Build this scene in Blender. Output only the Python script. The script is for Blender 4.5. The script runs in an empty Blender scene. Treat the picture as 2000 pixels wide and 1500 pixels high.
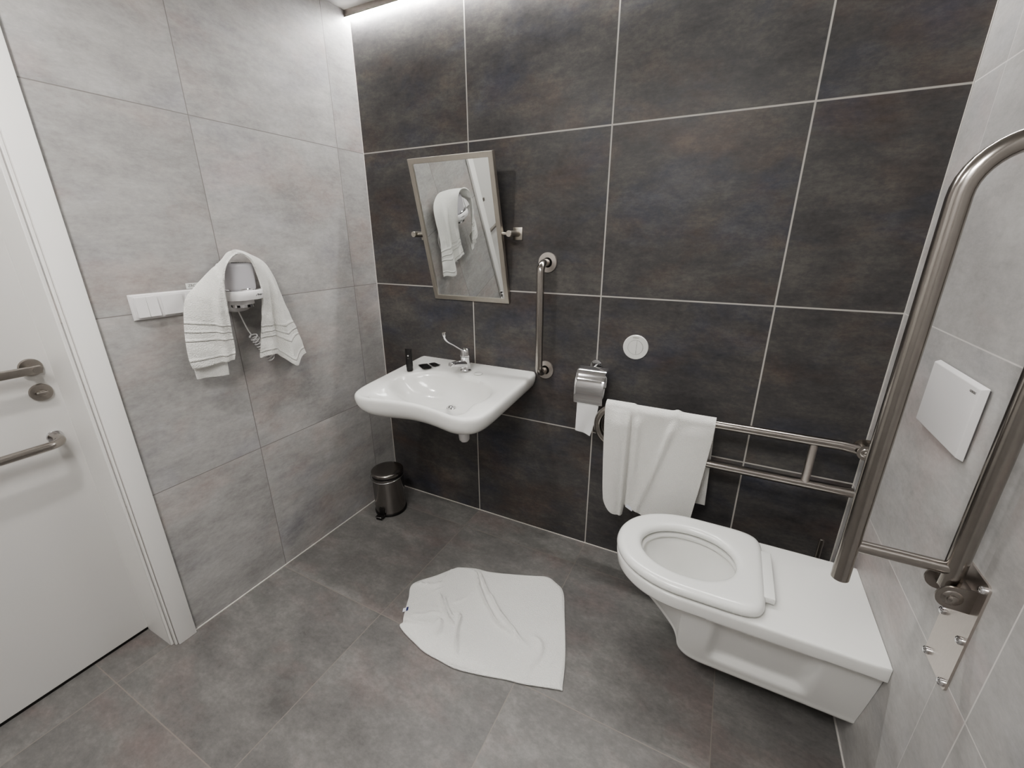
import bpy, bmesh, math, random
from mathutils import Vector, Matrix
random.seed(7)
SC = bpy.context.scene
COL = SC.collection
W = 2.131          # room width (x), left wall at 0
H = 2.342          # ceiling
YF = -2.55         # front wall behind the camera
PI = math.pi

# ------------------------------------------------------------------ materials
def new_mat(name):
    m = bpy.data.materials.new(name); m.use_nodes = True
    nt = m.node_tree
    b = nt.nodes['Principled BSDF']
    return m, nt, b

def N(nt, t, **kw):
    n = nt.nodes.new(t)
    for k, v in kw.items(): setattr(n, k, v)
    return n

def math_node(nt, op, a, b=None, c=None):
    n = N(nt, 'ShaderNodeMath', operation=op)
    for i, v in enumerate((a, b, c)):
        if v is None: continue
        if isinstance(v, (int, float)): n.inputs[i].default_value = v
        else: nt.links.new(v, n.inputs[i])
    return n.outputs[0]

def mixc(nt, f, a, b, bt='MIX'):
    n = N(nt, 'ShaderNodeMix', data_type='RGBA', blend_type=bt)
    for i, v in ((0, f), (6, a), (7, b)):
        if isinstance(v, (int, float)): n.inputs[i].default_value = v
        elif isinstance(v, tuple): n.inputs[i].default_value = v if len(v) == 4 else (*v, 1)
        else: nt.links.new(v, n.inputs[i])
    return n.outputs[2]

def smooth_mat(name, col, rough=.4, metal=0., coat=0., bump=0., bscale=200., spec=.5, var=0., stretch=None):
    m, nt, b = new_mat(name)
    b.inputs['Roughness'].default_value = rough
    b.inputs['Metallic'].default_value = metal
    b.inputs['Coat Weight'].default_value = coat
    b.inputs['Coat Roughness'].default_value = .06
    b.inputs['Specular IOR Level'].default_value = spec
    geo = N(nt, 'ShaderNodeTexCoord')
    src = geo.outputs['Object']
    if stretch:
        mp = N(nt, 'ShaderNodeMapping'); mp.inputs['Scale'].default_value = stretch
        nt.links.new(src, mp.inputs['Vector']); src = mp.outputs[0]
    no = N(nt, 'ShaderNodeTexNoise'); no.inputs['Scale'].default_value = bscale
    no.inputs['Detail'].default_value = 3
    nt.links.new(src, no.inputs['Vector'])
    lo = tuple(c*(1-var) for c in col); hi = tuple(min(1, c*(1+var)) for c in col)
    nt.links.new(mixc(nt, no.outputs['Fac'], lo, hi), b.inputs['Base Color'])
    if bump:
        bp = N(nt, 'ShaderNodeBump'); bp.inputs['Strength'].default_value = bump
        bp.inputs['Distance'].default_value = .001
        nt.links.new(no.outputs['Fac'], bp.inputs['Height'])
        nt.links.new(bp.outputs[0], b.inputs['Normal'])
    return m

def tile_mat(name, ax, u0, v0, tu, tv, dark, mid, light, tint_a, tint_b, grout, gw, rough, extra=None, ulines=None, streak=(1.4, 5.0), seed=0., tint=.5, bump=.10):
    """large-format concrete-look tiles; ax gives the two world axes spanned by the surface"""
    m, nt, b = new_mat(name)
    geo = N(nt, 'ShaderNodeNewGeometry')
    sx = N(nt, 'ShaderNodeSeparateXYZ'); nt.links.new(geo.outputs['Position'], sx.inputs[0])
    U = sx.outputs['XYZ'.index(ax[0])]; V = sx.outputs['XYZ'.index(ax[1])]
    uu = math_node(nt, 'DIVIDE', math_node(nt, 'SUBTRACT', U, u0), tu)
    vv = math_node(nt, 'DIVIDE', math_node(nt, 'SUBTRACT', V, v0), tv)
    fu = math_node(nt, 'FLOOR', uu)
    if ulines:
        fu = 0.
        for k in ulines: fu = math_node(nt, 'ADD', fu, math_node(nt, 'GREATER_THAN', U, k[0]))
    fv = math_node(nt, 'FLOOR', vv)
    def edge(x, t):
        fr = math_node(nt, 'FRACT', x)
        d = math_node(nt, 'MULTIPLY', math_node(nt, 'MINIMUM', fr, math_node(nt, 'SUBTRACT', 1.0, fr)), t)
        return d
    if ulines:
        du = 9.
        for k in ulines:
            q = math_node(nt, 'ADD', math_node(nt, 'ABSOLUTE', math_node(nt, 'SUBTRACT', U, k[0])), k[2])
            if k[1] < 9: q = math_node(nt, 'ADD', q, math_node(nt, 'GREATER_THAN', V, k[1]))
            du = math_node(nt, 'MINIMUM', du, q)
    else: du = edge(uu, tu)
    dist = math_node(nt, 'MINIMUM', du, edge(vv, tv))
    if extra is not None:
        dist = math_node(nt, 'MINIMUM', dist, math_node(nt, 'ABSOLUTE', math_node(nt, 'SUBTRACT', U, extra)))
    mask = N(nt, 'ShaderNodeMapRange'); mask.inputs['From Min'].default_value = gw*.35
    mask.inputs['From Max'].default_value = gw*.65
    mask.inputs['To Min'].default_value = 1; mask.inputs['To Max'].default_value = 0
    nt.links.new(dist, mask.inputs['Value'])
    cid = N(nt, 'ShaderNodeCombineXYZ'); nt.links.new(fu, cid.inputs[0]); nt.links.new(fv, cid.inputs[1]); cid.inputs[2].default_value = seed
    wn = N(nt, 'ShaderNodeTexWhiteNoise', noise_dimensions='3D'); nt.links.new(cid.outputs[0], wn.inputs['Vector'])
    off = N(nt, 'ShaderNodeVectorMath', operation='SCALE'); off.inputs['Scale'].default_value = 17.
    nt.links.new(wn.outputs['Color'], off.inputs[0])
    uv = N(nt, 'ShaderNodeCombineXYZ'); nt.links.new(U, uv.inputs[0]); nt.links.new(V, uv.inputs[1])
    add = N(nt, 'ShaderNodeVectorMath', operation='ADD'); nt.links.new(uv.outputs[0], add.inputs[0]); nt.links.new(off.outputs[0], add.inputs[1])
    def noise(scale, st, det=8, ro=.6, dist_=0.):
        mp = N(nt, 'ShaderNodeMapping'); mp.inputs['Scale'].default_value = (st[0], st[1], 1)
        nt.links.new(add.outputs[0], mp.inputs['Vector'])
        n = N(nt, 'ShaderNodeTexNoise'); n.inputs['Scale'].default_value = scale; n.inputs['Detail'].default_value = det
        n.inputs['Roughness'].default_value = ro; n.inputs['Distortion'].default_value = dist_
        nt.links.new(mp.outputs[0], n.inputs['Vector']); return n
    n1 = noise(3.4, (1, 1.45), 14, .74, .15)          # clouds
    n2 = noise(4.2, streak, 14, .78, .1)             # horizontal brushing
    n3 = noise(55., (1, 1.6), 6, .7)               # fine grain
    s = math_node(nt, 'ADD', math_node(nt, 'MULTIPLY', n1.outputs['Fac'], .52), math_node(nt, 'MULTIPLY', n2.outputs['Fac'], .28))
    s = math_node(nt, 'ADD', s, math_node(nt, 'MULTIPLY', n3.outputs['Fac'], .20))
    cr = N(nt, 'ShaderNodeValToRGB'); e = cr.color_ramp.elements
    e[0].position = .38; e[0].color = (*dark, 1); e[1].position = .63; e[1].color = (*light, 1)
    k = e.new(.5); k.color = (*mid, 1)
    nt.links.new(s, cr.inputs[0])
    h1 = noise(3.1, (1, 1.6), 7, .62, .4); h2 = noise(2.3, (1.2, 2.0), 7, .62, .2)
    def band(n, lo, hi, amt):
        r = N(nt, 'ShaderNodeMapRange'); r.inputs['From Min'].default_value = lo; r.inputs['From Max'].default_value = hi
        r.inputs['To Max'].default_value = amt; nt.links.new(n.outputs['Fac'], r.inputs['Value']); return r.outputs[0]
    c = mixc(nt, band(h1, .52, .72, tint), cr.outputs[0], tint_a, 'SOFT_LIGHT')
    c = mixc(nt, band(h2, .50, .70, tint), c, tint_b, 'SOFT_LIGHT')
    tv_ = math_node(nt, 'ADD', math_node(nt, 'MULTIPLY', wn.outputs['Value'], .10), .95)
    vm = N(nt, 'ShaderNodeVectorMath', operation='SCALE'); nt.links.new(c, vm.inputs[0]); nt.links.new(tv_, vm.inputs['Scale'])
    c = mixc(nt, mask.outputs[0], vm.outputs[0], grout)
    nt.links.new(c, b.inputs['Base Color'])
    rr = N(nt, 'ShaderNodeMapRange'); rr.inputs['To Min'].default_value = rough-.07; rr.inputs['To Max'].default_value = rough+.1
    nt.links.new(n1.outputs['Fac'], rr.inputs['Value']); nt.links.new(rr.outputs[0], b.inputs['Roughness'])
    b.inputs['Specular IOR Level'].default_value = .45
    hgt = math_node(nt, 'SUBTRACT', math_node(nt, 'MULTIPLY', n3.outputs['Fac'], .25), mask.outputs[0])
    bp = N(nt, 'ShaderNodeBump'); bp.inputs['Strength'].default_value = bump; bp.inputs['Distance'].default_value = .003
    nt.links.new(hgt, bp.inputs['Height']); nt.links.new(bp.outputs[0], b.inputs['Normal'])
    return m

def terry_mat(name, col, bands=None, axis=0, wave=.0):
    """looped cotton; bands = list of UV positions with woven border ribs"""
    m, nt, b = new_mat(name)
    b.inputs['Roughness'].default_value = .95
    b.inputs['Specular IOR Level'].default_value = .15
    b.inputs['Sheen Weight'].default_value = .25
    b.inputs['Sheen Roughness'].default_value = .6
    tc = N(nt, 'ShaderNodeTexCoord')
    v1 = N(nt, 'ShaderNodeTexNoise'); v1.inputs['Scale'].default_value = 260; v1.inputs['Detail'].default_value = 2
    v2 = N(nt, 'ShaderNodeTexVoronoi'); v2.inputs['Scale'].default_value = 330
    nt.links.new(tc.outputs['Object'], v1.inputs['Vector']); nt.links.new(tc.outputs['Object'], v2.inputs['Vector'])
    v3 = N(nt, 'ShaderNodeTexNoise'); v3.inputs['Scale'].default_value = 28; v3.inputs['Detail'].default_value = 4
    nt.links.new(tc.outputs['Object'], v3.inputs['Vector'])
    h = math_node(nt, 'ADD', math_node(nt, 'MULTIPLY', v1.outputs['Fac'], .7), math_node(nt, 'MULTIPLY', v2.outputs['Distance'], .6))
    h = math_node(nt, 'ADD', h, math_node(nt, 'MULTIPLY', v3.outputs['Fac'], .9))
    if bands:
        sp = N(nt, 'ShaderNodeSeparateXYZ'); nt.links.new(tc.outputs['UV'], sp.inputs[0])
        for p, w, a in bands:
            d = math_node(nt, 'ABSOLUTE', math_node(nt, 'SUBTRACT', sp.outputs[axis], p))
            r = N(nt, 'ShaderNodeMapRange'); r.inputs['From Min'].default_value = w*.4; r.inputs['From Max'].default_value = w
            r.inputs['To Min'].default_value = a; r.inputs['To Max'].default_value = 0
            nt.links.new(d, r.inputs['Value']); h = math_node(nt, 'ADD', h, r.outputs[0])
    bp = N(nt, 'ShaderNodeBump'); bp.inputs['Strength'].default_value = .9; bp.inputs['Distance'].default_value = .0035
    nt.links.new(h, bp.inputs['Height']); nt.links.new(bp.outputs[0], b.inputs['Normal'])
    nt.links.new(mixc(nt, v2.outputs['Distance'], tuple(c*.93 for c in col), col), b.inputs['Base Color'])
    return m

M = {}
M['wall_light'] = tile_mat('light_concrete_tile', 'YZ', -.155, 0, .6045, .6, (.26, .253, .247), (.365, .358, .349), (.475, .47, .46),
                           (.45, .46, .52), (.60, .47, .43), (.20, .19, .18), .0026, .42, seed=3., tint=.6)
M['wall_light_r'] = tile_mat('light_concrete_tile_right', 'YZ', -.16, 0, .6045, .6, (.30, .291, .283), (.395, .387, .378), (.49, .485, .475),
                             (.46, .48, .52), (.60, .47, .46), (.62, .60, .58), .0032, .42, ulines=[(-2.07, 9, 0.), (-1.468, 9, 0.), (-.868, 9, 0.), (-.762, .6, .0009), (-.16, 9, .0006)], seed=8., tint=.6)
M['wall_dark'] = tile_mat('dark_slate_tile', 'XZ', .5845, 0, .602, .6, (.052, .050, .053), (.088, .084, .084), (.158, .148, .136),
                          (.36, .42, .60), (.66, .50, .42), (.50, .48, .45), .0052, .40, seed=1., tint=.75)
M['floor'] = tile_mat('grey_stone_floor_tile', 'XY', .5845, -.157, .602, .614, (.112, .108, .105), (.170, .165, .159), (.258, .249, .240),
                      (.52, .54, .53), (.60, .47, .46), (.225, .205, .185), .0030, .38, streak=(2.2, 2.8), seed=5., tint=.7)
M['ceiling'] = smooth_mat('white_ceiling_paint', (.62, .61, .59), .85, bump=.1, bscale=120)
M['white_paint'] = smooth_mat('white_door_lacquer', (.60, .59, .575), .42, bump=.06, bscale=260, var=.01)
M['frame_paint'] = smooth_mat('white_frame_lacquer', (.80, .79, .77), .38, bump=.04, bscale=260, var=.01)
M['ceramic'] = smooth_mat('white_glazed_ceramic', (.77, .77, .75), .16, coat=.15, var=.004, bscale=3)
M['seat'] = smooth_mat('white_seat_plastic', (.78, .785, .765), .22, coat=.25, var=.004, bscale=3)
M['plastic'] = smooth_mat('white_plastic', (.70, .69, .69), .32, var=.01, bscale=5)
M['plastic_grey'] = smooth_mat('pale_grey_plastic', (.58, .57, .60), .35, var=.02, bscale=40, stretch=(1, 1, 40))
M['steel'] = smooth_mat('brushed_stainless', (.41, .385, .36), .21, 1.0, bump=.06, bscale=60, var=.08, stretch=(1, 1, 1))
M['steel_dark'] = smooth_mat('satin_nickel', (.36, .335, .31), .33, 1.0, bump=.05, bscale=90, var=.08)
M['steel_plate'] = smooth_mat('brushed_steel_plate', (.60, .56, .53), .36, 1.0, bump=.1, bscale=80, var=.1, stretch=(1, 8, 1))
M['frame_steel'] = smooth_mat('mirror_frame_steel', (.52, .49, .44), .34, 1.0, bump=.05, bscale=60, var=.08, stretch=(12, 1, 1))
M['chrome'] = smooth_mat('polished_chrome', (.78, .78, .79), .07, 1.0, var=.01, bscale=3)
M['mirror'] = smooth_mat('mirror_glass', (.83, .85, .84), .015, 1.0, var=.0, bscale=3)
M['bin_steel'] = smooth_mat('bin_steel', (.34, .32, .305), .20, 1.0, bump=.05, bscale=60, var=.06, stretch=(1, 1, 12))
M['black'] = smooth_mat('black_plastic', (.012, .011, .011), .35, var=.1, bscale=30)
M['black_foil'] = smooth_mat('black_foil_wrapper', (.010, .010, .011), .3, bump=.5, bscale=90, var=.2)
M['dark'] = smooth_mat('dark_gap', (.012, .011, .010), .9)
M['silicone'] = smooth_mat('pale_silicone', (.60, .58, .55), .55, var=.05, bscale=30)
M['text_grey'] = smooth_mat('grey_print', (.16, .155, .15), .6)
M['text_dark'] = smooth_mat('dark_print', (.05, .05, .05), .6)
M['navy'] = smooth_mat('navy_print', (.03, .035, .13), .8)
M['paper'] = smooth_mat('soft_tissue_paper', (.80, .80, .80), .95, bump=.35, bscale=150, spec=.1, var=.02)
M['terry'] = terry_mat('white_terry', (.84, .835, .80), [(.030, .006, 1.2), (.098, .006, 1.5), (.128, .005, 1.3), (.158, .006, 1.4), (.972, .006, 1.2), (.905, .006, 1.3), (.880, .005, 1.2), (.852, .006, 1.2)], 0)
M['terry_rail'] = terry_mat('white_terry_bath', (.80, .795, .765), None)
M['bathmat'] = terry_mat('white_bath_mat_cotton', (.80, .795, .77), None)
M['tag'] = smooth_mat('woven_tag', (.74, .75, .82), .8, var=.02)
def emis(name, col, s):
    m, nt, b = new_mat(name)
    b.inputs['Base Color'].default_value = (*col, 1)
    b.inputs['Emission Color'].default_value = (*col, 1); b.inputs['Emission Strength'].default_value = s
    return m
LED_S = 42.; SPOT_S = 190.; FILL_S = 10.
M['led'] = emis('led_diffuser', (1., .985, .96), LED_S)
M['fill'] = emis('fill_panel_glow', (1., .985, .96), FILL_S)  # emitter of the added fill panel behind the camera
M['lamp'] = emis('downlight_lens', (1., .97, .93), SPOT_S)

# ------------------------------------------------------------------ mesh helpers
def obj(name, bm, mat, parent=None, smooth=True, angle=40, recalc=True):
    if recalc: bmesh.ops.recalc_face_normals(bm, faces=bm.faces)
    me = bpy.data.meshes.new(name); bm.to_mesh(me); bm.free()
    if mat is not None: me.materials.append(mat)
    o = bpy.data.objects.new(name, me); COL.objects.link(o)
    if smooth:
        for p in me.polygons: p.use_smooth = True
        try: me.set_sharp_from_angle(angle=math.radians(angle))
        except Exception: pass
    if parent is not None:
        o.parent = parent; o.matrix_parent_inverse = Matrix.Translation(-Vector(parent.location))
    return o

def thing(name, label, cat, loc, group=None):
    o = bpy.data.objects.new(name, None); COL.objects.link(o)
    o.location = loc; o.empty_display_size = .05
    o['label'] = label; o['category'] = cat
    if group: o['group'] = group
    return o
def tag(o, label, cat, group=None):
    o['label'] = label; o['category'] = cat
    if group: o['group'] = group
    return o
def struct(o, label=None, cat=None):
    o['kind'] = 'structure'
    if label: o['label'] = label
    if cat: o['category'] = cat
    return o

def add_box(bm, lo, hi, bevel=0., seg=2, mat=None):
    r = bmesh.ops.create_cube(bm, size=1.)
    vs = r['verts']
    for v in vs:
        v.co = Vector([lo[i]+(v.co[i]+.5)*(hi[i]-lo[i]) for i in range(3)])
    if bevel:
        es = list({e for v in vs for e in v.link_edges})
        r = bmesh.ops.bevel(bm, geom=es, offset=bevel, segments=seg, profile=.5, affect='EDGES')
        vs = list({v for f in r['faces'] for v in f.verts} | {v for v in vs if v.is_valid})
    if mat is not None:
        for v in vs: v.co = mat @ v.co
    return vs

def box(name, lo, hi, mat, parent=None, bevel=0., seg=2):
    bm = bmesh.new(); add_box(bm, lo, hi, bevel, seg); return obj(name, bm, mat, parent)

def loft(bm, rings, cap0=True, cap1=True, closed=False):
    R = [[bm.verts.new(p) for p in r] for r in rings]
    n = len(R[0])
    seq = list(zip(R[:-1], R[1:])) + ([(R[-1], R[0])] if closed else [])
    for a, b in seq:
        for i in range(n):
            j = (i+1) % n
            bm.faces.new((a[i], a[j], b[j], b[i]))
    def cap(r):
        c = sum((v.co for v in r), Vector())/n; cv = bm.verts.new(c)
        for i in range(n): bm.faces.new((r[i], r[(i+1) % n], cv))
    if not closed:
        if cap0: cap(R[0])
        if cap1: cap(R[-1])

def lathe(bm, prof, n=40, mat=None, cap=True):
    """prof: (r,z) list about +Z; mat places it"""
    mat = mat or Matrix()
    rings = [[mat @ Vector((r*math.cos(2*PI*i/n), r*math.sin(2*PI*i/n), z)) for i in range(n)] for r, z in prof]
    loft(bm, rings, cap, cap)

def frame_to(p, d):
    """matrix with local Z along d at p"""
    d = Vector(d).normalized()
    return Matrix.Translation(Vector(p)) @ d.to_track_quat('Z', 'Y').to_matrix().to_4x4()

def fillet(pts, rad, seg=10):
    pts = [Vector(p) for p in pts]; out = [pts[0]]
    for i in range(1, len(pts)-1):
        p = pts[i]; a = (pts[i-1]-p); b = (pts[i+1]-p)
        ang = a.angle(b); r = rad[i-1] if isinstance(rad, (list, tuple)) else rad
        t = min(r/math.tan(ang/2), a.length*.499, b.length*.499)
        an, bn = a.normalized(), b.normalized()
        rr = t*math.tan(ang/2)
        c = p + (an+bn).normalized()*(rr/math.sin(ang/2))
        s = p+an*t-c; e = p+bn*t-c
        tot = s.angle(e); ax = s.cross(e).normalized()
        for k in range(seg+1):
            out.append(c+Matrix.Rotation(tot*k/seg, 3, ax) @ s)
    out.append(pts[-1]); return out

def sweep(bm, path, r, n=24, cap=True, radii=None):
    path = [Vector(p) for p in path]
    T = []
    for i in range(len(path)):
        a = path[max(i-1, 0)]; b = path[min(i+1, len(path)-1)]
        T.append((b-a).normalized())
    t0 = T[0]; up = Vector((0, 0, 1)) if abs(t0.z) < .9 else Vector((0, 1, 0))
    x = t0.cross(up).normalized(); y = t0.cross(x).normalized()
    rings = []
    for i, p in enumerate(path):
        if i:
            q = T[i-1].rotation_difference(T[i]); x = q @ x; y = q @ y
        rr = radii[i] if radii else r
        rings.append([p+x*math.cos(2*PI*k/n)*rr+y*math.sin(2*PI*k/n)*rr for k in range(n)])
    loft(bm, rings, cap, cap)

def tube(name, pts, r, mat, parent=None, rad=0, n=24):
    bm = bmesh.new(); p = fillet(pts, rad) if rad else [Vector(q) for q in pts]
    sweep(bm, p, r, n); return obj(name, bm, mat, parent, angle=50)

def lathe_obj(name, prof, mat, parent=None, p=(0, 0, 0), d=(0, 0, 1), n=40, angle=35):
    bm = bmesh.new(); lathe(bm, prof, n, frame_to(p, d)); return obj(name, bm, mat, parent, angle=angle)

def catmull(P, k, closed=False):
    P = [Vector(p) for p in P]; n = len(P); out = []
    rng = n if closed else n-1
    for i in range(rng):
        g = (lambda j: P[j % n]) if closed else (lambda j: P[min(max(j, 0), n-1)])
        a, b, c, d = g(i-1), g(i), g(i+1), g(i+2)
        for s in range(k):
            t = s/k
            out.append(.5*((2*b)+(c-a)*t+(2*a-5*b+4*c-d)*t*t+(3*b-a-3*c+d)*t**3))
    if not closed: out.append(P[-1])
    return out

def resample(P, n):
    L = [0]
    for i in range(1, len(P)): L.append(L[-1]+(P[i]-P[i-1]).length)
    out = []; j = 0
    for k in range(n):
        s = L[-1]*k/(n-1)
        while j < len(L)-2 and L[j+1] < s: j += 1
        t = (s-L[j])/max(L[j+1]-L[j], 1e-9)
        out.append(P[j].lerp(P[j+1], min(max(t, 0), 1)))
    return out

def grid(name, G, mat, parent=None, thick=.004, sub=0, off=0.):
    """G[i][j] vectors -> surface, UV (i,j), solidified into real thickness"""
    bm = bmesh.new(); uvl = bm.loops.layers.uv.new('UVMap')
    ni, nj = len(G), len(G[0])
    V = [[bm.verts.new(p) for p in row] for row in G]
    for i in range(ni-1):
        for j in range(nj-1):
            f = bm.faces.new((V[i][j], V[i+1][j], V[i+1][j+1], V[i][j+1]))
            for l, (a, b) in zip(f.loops, ((i, j), (i+1, j), (i+1, j+1), (i, j+1))):
                l[uvl].uv = (a/(ni-1), b/(nj-1))
    o = obj(name, bm, mat, parent, angle=180, recalc=False)
    md = o.modifiers.new('thick', 'SOLIDIFY'); md.thickness = thick; md.offset = off
    md.use_rim = True
    b = o.modifiers.new('soft', 'BEVEL'); b.width = thick*.35; b.segments = 2; b.limit_method = 'ANGLE'; b.angle_limit = math.radians(60)
    return o

def text(name, s, size, M4, mat, parent=None, depth=.0003, squash=1.):
    cu = bpy.data.curves.new(name, 'FONT'); cu.body = s; cu.size = size; cu.extrude = depth
    cu.align_x = 'CENTER'; cu.align_y = 'CENTER'
    t = bpy.data.objects.new('tmp', cu); COL.objects.link(t)
    bpy.context.view_layer.update()
    me = bpy.data.meshes.new_from_object(t.evaluated_get(bpy.context.evaluated_depsgraph_get()))
    bpy.data.objects.remove(t)
    me.transform(M4 @ Matrix.Diagonal((squash, 1, 1, 1)))
    me.name = name; me.materials.clear(); me.materials.append(mat)
    o = bpy.data.objects.new(name, me); COL.objects.link(o)
    if parent is not None:
        o.parent = parent; o.matrix_parent_inverse = Matrix.Translation(-Vector(parent.location))
    return o

def basis(p, x, y):
    x = Vector(x).normalized(); y = Vector(y).normalized(); z = x.cross(y)
    return Matrix(((x.x, y.x, z.x, p[0]), (x.y, y.y, z.y, p[1]), (x.z, y.z, z.z, p[2]), (0, 0, 0, 1)))

def smooth01(a, b, x):
    t = min(max((x-a)/(b-a), 0), 1); return t*t*(3-2*t)

# ------------------------------------------------------------------ room shell
DY0, DY1, DH = -1.2165, -2.14, 2.08     # door opening on the left wall
TH = .26
bm = bmesh.new()
add_box(bm, (-TH, DY0, -.02), (0, .25, H+.1)); add_box(bm, (-TH, YF-.2, -.02), (0, DY1, H+.1)); add_box(bm, (-TH, DY1, DH), (0, DY0, H+.1))
struct(obj('wall_left', bm, M['wall_light'], smooth=False))
struct(box('wall_back', (0, 0, -.02), (W, .2, H+.1), M['wall_dark']))
struct(box('wall_right', (W, YF-.2, -.02), (W+.2, .2, H+.1), M['wall_light_r']))
M['wall_front'] = tile_mat('light_concrete_tile_front', 'XZ', .5845, 0, .602, .6, (.30, .292, .285), (.385, .378, .368), (.48, .475, .465),
                           (.45, .46, .52), (.57, .49, .46), (.20, .19, .18), .0026, .42, seed=11.)
struct(box('wall_front', (0, YF-.2, -.02), (W, YF, H+.1), M['wall_front']))
struct(box('floor', (-TH, YF-.2, -.15), (W+.2, .2, 0), M['floor']))
struct(box('ceiling', (-TH, YF-.2, H), (W+.2, .2, H+.15), M['ceiling']))
# silicone joints along the foot of the walls
struct(box('trim_1', (.0, -.0045, .0), (W, .0005, .0035), M['silicone']))
struct(box('trim_2', (-.0005, -1.150, .0), (.0045, -.004, .0035), M['silicone']))
struct(box('trim_3', (W-.0045, YF, .0), (W+.0005, -.004, .0035), M['silicone']))
# pale corner joint between dark and light tiling
struct(box('trim_4', (W-.0022, -.0045, .0036), (W+.0005, .0005, H), M['silicone']))
struct(box('trim_5', (-.0005, -.003, .0036), (.002, .0005, H), M['silicone']))

# door: white leaf set deep in the wall, casing and jamb
door = bpy.data.objects.new('door_1', None); COL.objects.link(door); door.location = (-.165, (DY0+DY1)/2, 0)
struct(door)
box('door_leaf', (-.206, DY1+.012, .012), (-.165, DY0-.002, DH-.01), M['white_paint'], door, .0015, 1)
bm = bmesh.new()
add_box(bm, (-.0005, -1.2085, 0), (.016, -1.1490, DH+.06), .002, 2)
add_box(bm, (-.0005, DY1-.02-.0595, 0), (.016, DY1-.02, DH+.06), .002, 2)
add_box(bm, (-.0005, DY1-.0795, DH), (.016, -1.1490, DH+.0595), .002, 2)
obj('casing', bm, M['frame_paint'], door)
bm = bmesh.new()
add_box(bm, (-.020, -1.2160, 0), (.006, -1.2092, DH), .001, 1)
add_box(bm, (-.020, DY1-.0195, 0), (.006, DY1-.013, DH), .001, 1)
obj('rebate_strip', bm, M['frame_paint'], door)
bm = bmesh.new()
add_box(bm, (-.210, -1.2250, 0), (-.008, -1.2160, DH), .001, 1)
add_box(bm, (-.210, DY1, 0), (-.008, DY1+.009, DH), .001, 1)
add_box(bm, (-.210, DY1, DH-.009), (-.008, -1.2160, DH), .001, 1)
obj('jamb', bm, M['frame_paint'], door)
box('door_gap_shade', (-.215, DY1+.01, .0004), (-.168, DY0-.004, .0115), M['dark'], door)  # near-black box standing in for the shade under the door leaf
# lever handle, thumb turn and pull rail (children of the door)
lev = box('handle', (-.122, -1.44, 1.052), (-.110, -1.258, 1.076), M['steel_dark'], door, .003, 3)
lathe_obj('rosette', [(.026, 0), (.026, .006), (.0245, .009), (.012, .0095)], M['steel_dark'], door, (-.165, -1.268, 1.064), (1, 0, 0))
lathe_obj('handle_neck', [(.010, 0), (.010, .05)], M['steel_dark'], door, (-.158, -1.268, 1.064), (1, 0, 0))
lr_ = lathe_obj('lock_rosette', [(.026, 0), (.026, .006), (.0245, .009), (.011, .0095)], M['steel_dark'], door, (-.165, -1.266, .986), (1, 0, 0))
bm = bmesh.new(); add_box(bm, (-.156, -1.280, .981), (-.142, -1.254, .991), .003, 3); lathe(bm, [(.009, 0), (.009, .012), (.007, .014)], 24, frame_to((-.157, -1.266, .986), (1, 0, 0)))
obj('thumb_turn', bm, M['steel_dark'], lr_)
tube('pull_rail', [(-.165, -1.272, .842), (-.098, -1.272, .838), (-.098, -2.0, .832), (-.165, -2.0, .832)], .0125, M['steel'], door, rad=.038)
lathe_obj('rail_rosette', [(.020, 0), (.020, .004), (.018, .006), (.012, .006)], M['chrome'], door, (-.165, -1.272, .842), (1, 0, 0))

# ------------------------------------------------------------------ lights
t = thing('linear_light', 'slim linear light along the ceiling above the dark tiled wall', 'light', (W/2, -.015, 2.33))
box('housing', (.0, -.030, 2.3165), (W, -.0, H), M['steel_plate'], t)
box('diffuser', (.001, -.0285, 2.3145), (W-.001, -.0005, 2.3164), M['led'], t)
t = thing('ceiling_light', 'round recessed downlight in the ceiling near the door', 'light', (.50, -1.52, H))
lathe_obj('lamp_ring', [(.058, 0), (.058, .004), (.050, .006), (.045, .004)], M['steel'], t, (.50, -1.52, H), (0, 0, -1))
lathe_obj('lamp_lens', [(.048, .0045), (.048, .0065), (.001, .0065)], M['lamp'], t, (.50, -1.52, H), (0, 0, -1))

t = thing('fill_panel', 'added fill light panel, out of view on the ceiling behind the camera', 'light', (1.30, -2.05, H))  # added soft fill source, unseen, brightens the door side and evens the room
box('housing', (1.0, -2.35, H-.012), (1.60, -1.75, H), M['frame_paint'], t, .002, 1)
box('diffuser', (1.015, -2.335, H-.0135), (1.585, -1.765, H-.0121), M['fill'], t)

# ------------------------------------------------------------------ toilet
TC = -.43
def egg(cx, cy, a_front, a_back, b, n, expf=2.0, expb=2.0):
    out = []
    for i in range(n):
        th = 2*PI*i/n; c, s = math.cos(th), math.sin(th)
        ex = expf if c < 0 else expb; a = a_front if c < 0 else a_back
        r = (abs(c/a)**ex+abs(s/b)**ex)**(-1/ex)
        out.append((cx+r*c, cy+r*s))
    return out
CX = 1.645
def body_outline(xf, hw, n=240, xe=W-.001, flare=0., cx=None):
    """half egg in front, straight sides back to the wall, sampled by angle about (CX,TC)"""
    out = []; cx = CX if cx is None else cx
    a = cx-xf
    for i in range(n):
        th = 2*PI*i/n; c, s = math.cos(th), math.sin(th)
        if c <= 0:
            e = 2.05+(cx-CX)*4; r = (abs(c/a)**e+abs(s/hw)**e)**(-1/e); x, y = r*c, r*s
        else:
            r1 = (xe-cx)/c if c > 1e-6 else 1e9
            r2 = hw/abs(s) if abs(s) > 1e-6 else 1e9
            r = min(r1, r2); x, y = r*c, r*s
            y *= 1-flare*smooth01(1.69, 1.76, cx+x)*(1-smooth01(xe-.135, xe-.105, cx+x))
        out.append((cx+x, TC+y))
    return out
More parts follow.
